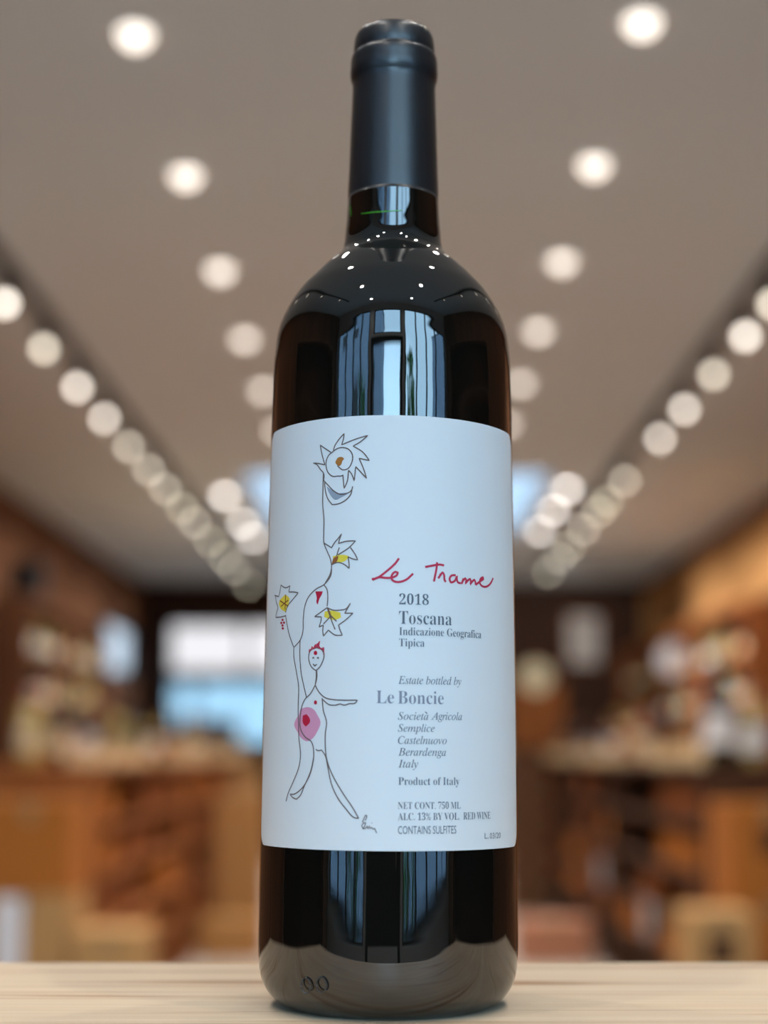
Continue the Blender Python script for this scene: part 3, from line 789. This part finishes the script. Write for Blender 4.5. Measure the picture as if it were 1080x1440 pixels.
rack('right', 1, 8.28, 10.68, 1.12, M['rack_dark'], ('dark brown wooden', 'middle rack on the clock side'), ['red', 'orange', 'red'], {(3, 0), (2, 1), (1, 2), (3, 1), (0, 1), (1, 0), (2, 3), (3, 3)})
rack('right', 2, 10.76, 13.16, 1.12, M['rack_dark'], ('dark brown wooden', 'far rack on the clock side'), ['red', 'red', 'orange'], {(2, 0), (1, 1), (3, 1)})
# bottles and flat pale gift boxes on top of the racks
RT = 1.080
for side, sgn, y0 in (('window side', -1, 6.0), ('clock side', 1, 5.8)):
    for r_, nm in enumerate(('near', 'middle', 'far')):
        ys = y0 + 2.48 * r_
        for c in range(8):
            g, lb, cp = rnd_kind()
            bottle(sgn * (1.335 + random.uniform(0, .27)), ys + .24 + c * .27, RT, '%s along %s %s rack top' % (ORD[c], nm, side), 'bottles on the %s rack top, %s' % (nm, side), g, lb, cp)
        for c in range(3):
            crate(sgn * 1.21, ys + .22 + .5 * c + (.06 if sgn > 0 else 0), RT, 'pale', 'small flat pale pine box on the %s %s rack top, %s from near end' % (nm, side, ORD[c]), 'flat pale boxes on the rack tops', sc=(.36, .62, .42)) if not (side == 'window side' and r_ == 2 and c == 2) else None
bottle(1.205, 5.84, RT, 'oversized one on near clock side rack corner', 'large corner bottle', 'dark green', 'white', 'black', 1.35)

# stacked cartons at the near ends of the racks
def carton(x, y, z, w_, d_, h_, mat, label, hole=False):
    o = thing('carton', label, 'carton', (x, y, z))
    MB().box(-w_/2, w_/2, -d_/2, d_/2, 0, h_).obj('box', M[mat], o)
    MB().box(-.025, .025, -d_/2 - .0012, d_/2 + .0012, h_ - .06, h_ + .0012).obj('tape', M['tape'], o)
    for s in (-1, 1):
        MB().box(min(s * .003, s * (w_/2 - .002)), max(s * .003, s * (w_/2 - .002)), -d_/2, d_/2, h_, h_ + .003).obj('flap', M[mat], o)
    if hole: MB().box(-.045, .045, -d_/2 - .002, -d_/2 + .01, h_ * .45, h_ * .45 + .10).obj('handle_hole', M['hole'], o)
    return o
hC = .315
pal = [['carton_kraft', 'carton_pale', 'carton_orange'], ['carton_kraft', 'carton_kraft', 'carton_pale']]
words = {'carton_kraft': 'tan', 'carton_pale': 'pale tan', 'carton_orange': 'orange brown'}
for ci, cx in enumerate((-1.285, -1.605)):
    for lv in range(3):
        carton(cx, 5.72, lv * (hC + .004), .30, .34, hC, pal[ci][lv], '%s carton, %s of the %s stack at the window side rack end' % (words[pal[ci][lv]], ('bottom', 'middle', 'top')[lv], ('aisle', 'outer')[ci]), ci == 1 and lv == 2)
for lv in range(2):
    carton(-.985, 5.62, lv * .258, .24, .30, .255, 'carton_pale', 'pale tan carton at the aisle corner of the window side stack, %s one' % ('lower', 'upper')[lv])
sg = MB().box(-.045, .045, -.008, .008, 0, .36).obj('sign_card', M['white_card']); sg.location = (-1.335, 5.50, .27); 
tag(sg, 'narrow white card leaning on the carton stack on the window side', 'sign')
st = thing('step_stool', 'low wooden stool that carries the narrow white card', 'stool', (-1.335, 5.47, 0))
MB().box(-.12, .12, -.06, .06, .25, .27).obj('seat', M['rack'], st)
for sx_ in (-.10, .10):
    for sy_ in (-.04, .04): MB().box(sx_ - .015, sx_ + .015, sy_ - .015, sy_ + .015, 0, .25).obj('leg', M['rack'], st)
for lv in range(3):
    carton(1.285, 5.56, lv * (hC + .004), .30, .34, hC, ('carton_kraft', 'carton_orange', 'carton_orange')[lv], '%s carton, %s of the stack before the near rack end on the clock side' % (('tan', 'orange brown', 'orange brown')[lv], ('bottom', 'middle', 'top')[lv]), lv == 2)
for lv in range(2):
    carton(1.045, 5.24, lv * .31, .22, .26, .305, 'carton_pale', 'pale tan carton at the aisle corner of the clock side stack, %s one' % ('lower', 'upper')[lv], lv == 1)

for k, (y, z) in enumerate(((8.62, .49), (7.06, .40))):
    pc = MB().box(-.004, 0, -.09, .09, -.075, .075).obj('price_card', LB['grey'])
    pc.location = (1.118, y, z)
    tag(pc, 'small grey price card on the front of the %s rack on the clock side' % ('middle', 'near')[k], 'price card')
for lv in range(4):
    carton(-.93, 9.6, lv * .224, .28, .34, .22, 'carton_kraft', 'small tan carton, %s of the stack in the aisle by the middle window side rack' % ('bottom', 'second', 'third', 'top')[lv])
for lv in range(5):
    carton(.955, 11.5, lv * .224, .30, .34, .22, 'carton_brown', 'dark brown carton, %s of the tall aisle stack on the clock side' % ('bottom', 'second', 'third', 'fourth', 'top')[lv])
carton(-.91, 8.95, 0, .34, .30, .21, 'carton_kraft', 'low tan carton on the aisle floor by the middle window side rack')
carton(.86, 8.75, 0, .40, .34, .22, 'carton_red', 'reddish carton on the aisle floor by the middle clock side rack')
# ------------------------------------------------------------------ shelves along the walls
def wall_unit(y0, y1, xw, mat, label, zs=(.30, .70, 1.10, 1.50, 1.90), top=2.30, filled=True, where='', nb=10):
    L = y1 - y0; sgn = 1 if xw < 0 else -1; dp = .30
    o = thing('wall_shelf', label, 'shelf', (xw + sgn * (dp / 2 + .022), (y0 + y1) / 2, 0))
    hw = dp / 2
    for s in (-1, 1): MB().box(-hw, hw, s * L/2 - .02, s * L/2 + .02, 0, top).obj('upright', mat, o)
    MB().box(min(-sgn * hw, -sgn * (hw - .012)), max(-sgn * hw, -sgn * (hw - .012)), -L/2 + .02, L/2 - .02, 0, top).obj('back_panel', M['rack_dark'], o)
    MB().box(-hw, hw, -L/2 - .02, L/2 + .02, top, top + .04).obj('crown_board', mat, o)
    for z in zs: MB().box(-hw + .013, hw - .0, -L/2 + .02, L/2 - .02, z - .022, z).obj('shelf_board', mat, o)
    if filled:
        for si, z in enumerate(zs[2:]):
            for c in range(nb):
                g, lb, cp = rnd_kind()
                bottle(xw + sgn * .20, y0 + (c + .5) * L / nb, z, '%s along %s shelf, %s' % (ORD[c], ('lower', 'middle', 'upper')[si], where), 'bottles on the %s shelf, %s' % (('lower', 'middle', 'upper')[si], where), g, lb, cp)
    return o
wall_unit(11.9, 13.5, XL, M['wall_wood'], 'brown wall shelf of bottles along the darker wood wall, near one', where='near window side unit', nb=8)
wall_unit(13.58, 15.1, XL, M['wall_wood'], 'brown wall shelf of bottles along the darker wood wall, beside the small window', where='far window side unit', nb=8)
wall_unit(12.2, 14.4, XR, M['rack'], 'brown wall shelf of bottles below the oak panel, near one', where='near clock side unit')
wall_unit(14.5, 16.7, XR, M['rack'], 'brown wall shelf of bottles below the oak panel, middle one', where='middle clock side unit')
wall_unit(16.8, 18.95, XR, M['rack'], 'brown wall shelf of bottles below the oak panel, in the far corner', where='corner clock side unit')
wall_unit(-1.3, 1.2, XL, M['wall_wood'], 'empty brown wall shelf beside the front windows, by the darker wood wall', filled=False)
wall_unit(-1.3, 1.2, XR, M['wall_wood'], 'empty brown wall shelf beside the front windows, under the oak topped wall', filled=False)

# things on the walls
sp = thing('loudspeaker', 'black loudspeaker high on the darker wood wall', 'speaker', (XL + .13, 12.6, 2.34))
MB().box(-.12, .12, -.11, .11, 0, .34).obj('cabinet', M['speaker'], sp, .01)
MB().tube((.12, 0, .12), (.128, 0, .12), .075, seg=20).obj('woofer', M['frame_dark'], sp); MB().tube((.12, 0, .26), (.128, 0, .26), .035, seg=16).obj('tweeter', M['frame_dark'], sp)
ck = thing('wall_clock', 'round cream wall clock on the dark far wall', 'clock', (1.70, YB, CZ + .94))
MB().tube((0, -.002, 0), (0, -.03, 0), .20, seg=32).obj('rim', M['rack'], ck); MB().tube((0, -.031, 0), (0, -.035, 0), .18, seg=32).obj('face', M['clock_face'], ck)
MB().box(-.006, .006, -.040, -.037, 0, .12).obj('hand', M['black_metal'], ck); MB().box(0, .09, -.044, -.041, -.006, .006).obj('hand', M['black_metal'], ck)
ps = thing('framed_poster', 'tall grey framed poster beside the clock on the far wall', 'poster', (2.29, YB, CZ + 1.08))
MB().box(-.20, .20, -.03, -.002, 0, .62).obj('frame', M['rack'], ps); MB().box(-.18, .18, -.034, -.031, .02, .60).obj('print', M['poster'], ps)
struct('trim_2', MB().box(1.38, 2.04, YB - .02, YB, 1.2, 1.98), M['rack'])
gl = thing('sign_card', 'round white sign card standing on the wall shelf below the oak panel', 'sign', (2.78, 15.60, 1.9008))
MB().tube((0, 0, .17), (0, -.006, .17), .16, seg=28).obj('card', M['white_card'], gl); MB().box(-.05, .05, -.03, .03, 0, .014).obj('foot', M['black_metal'], gl)
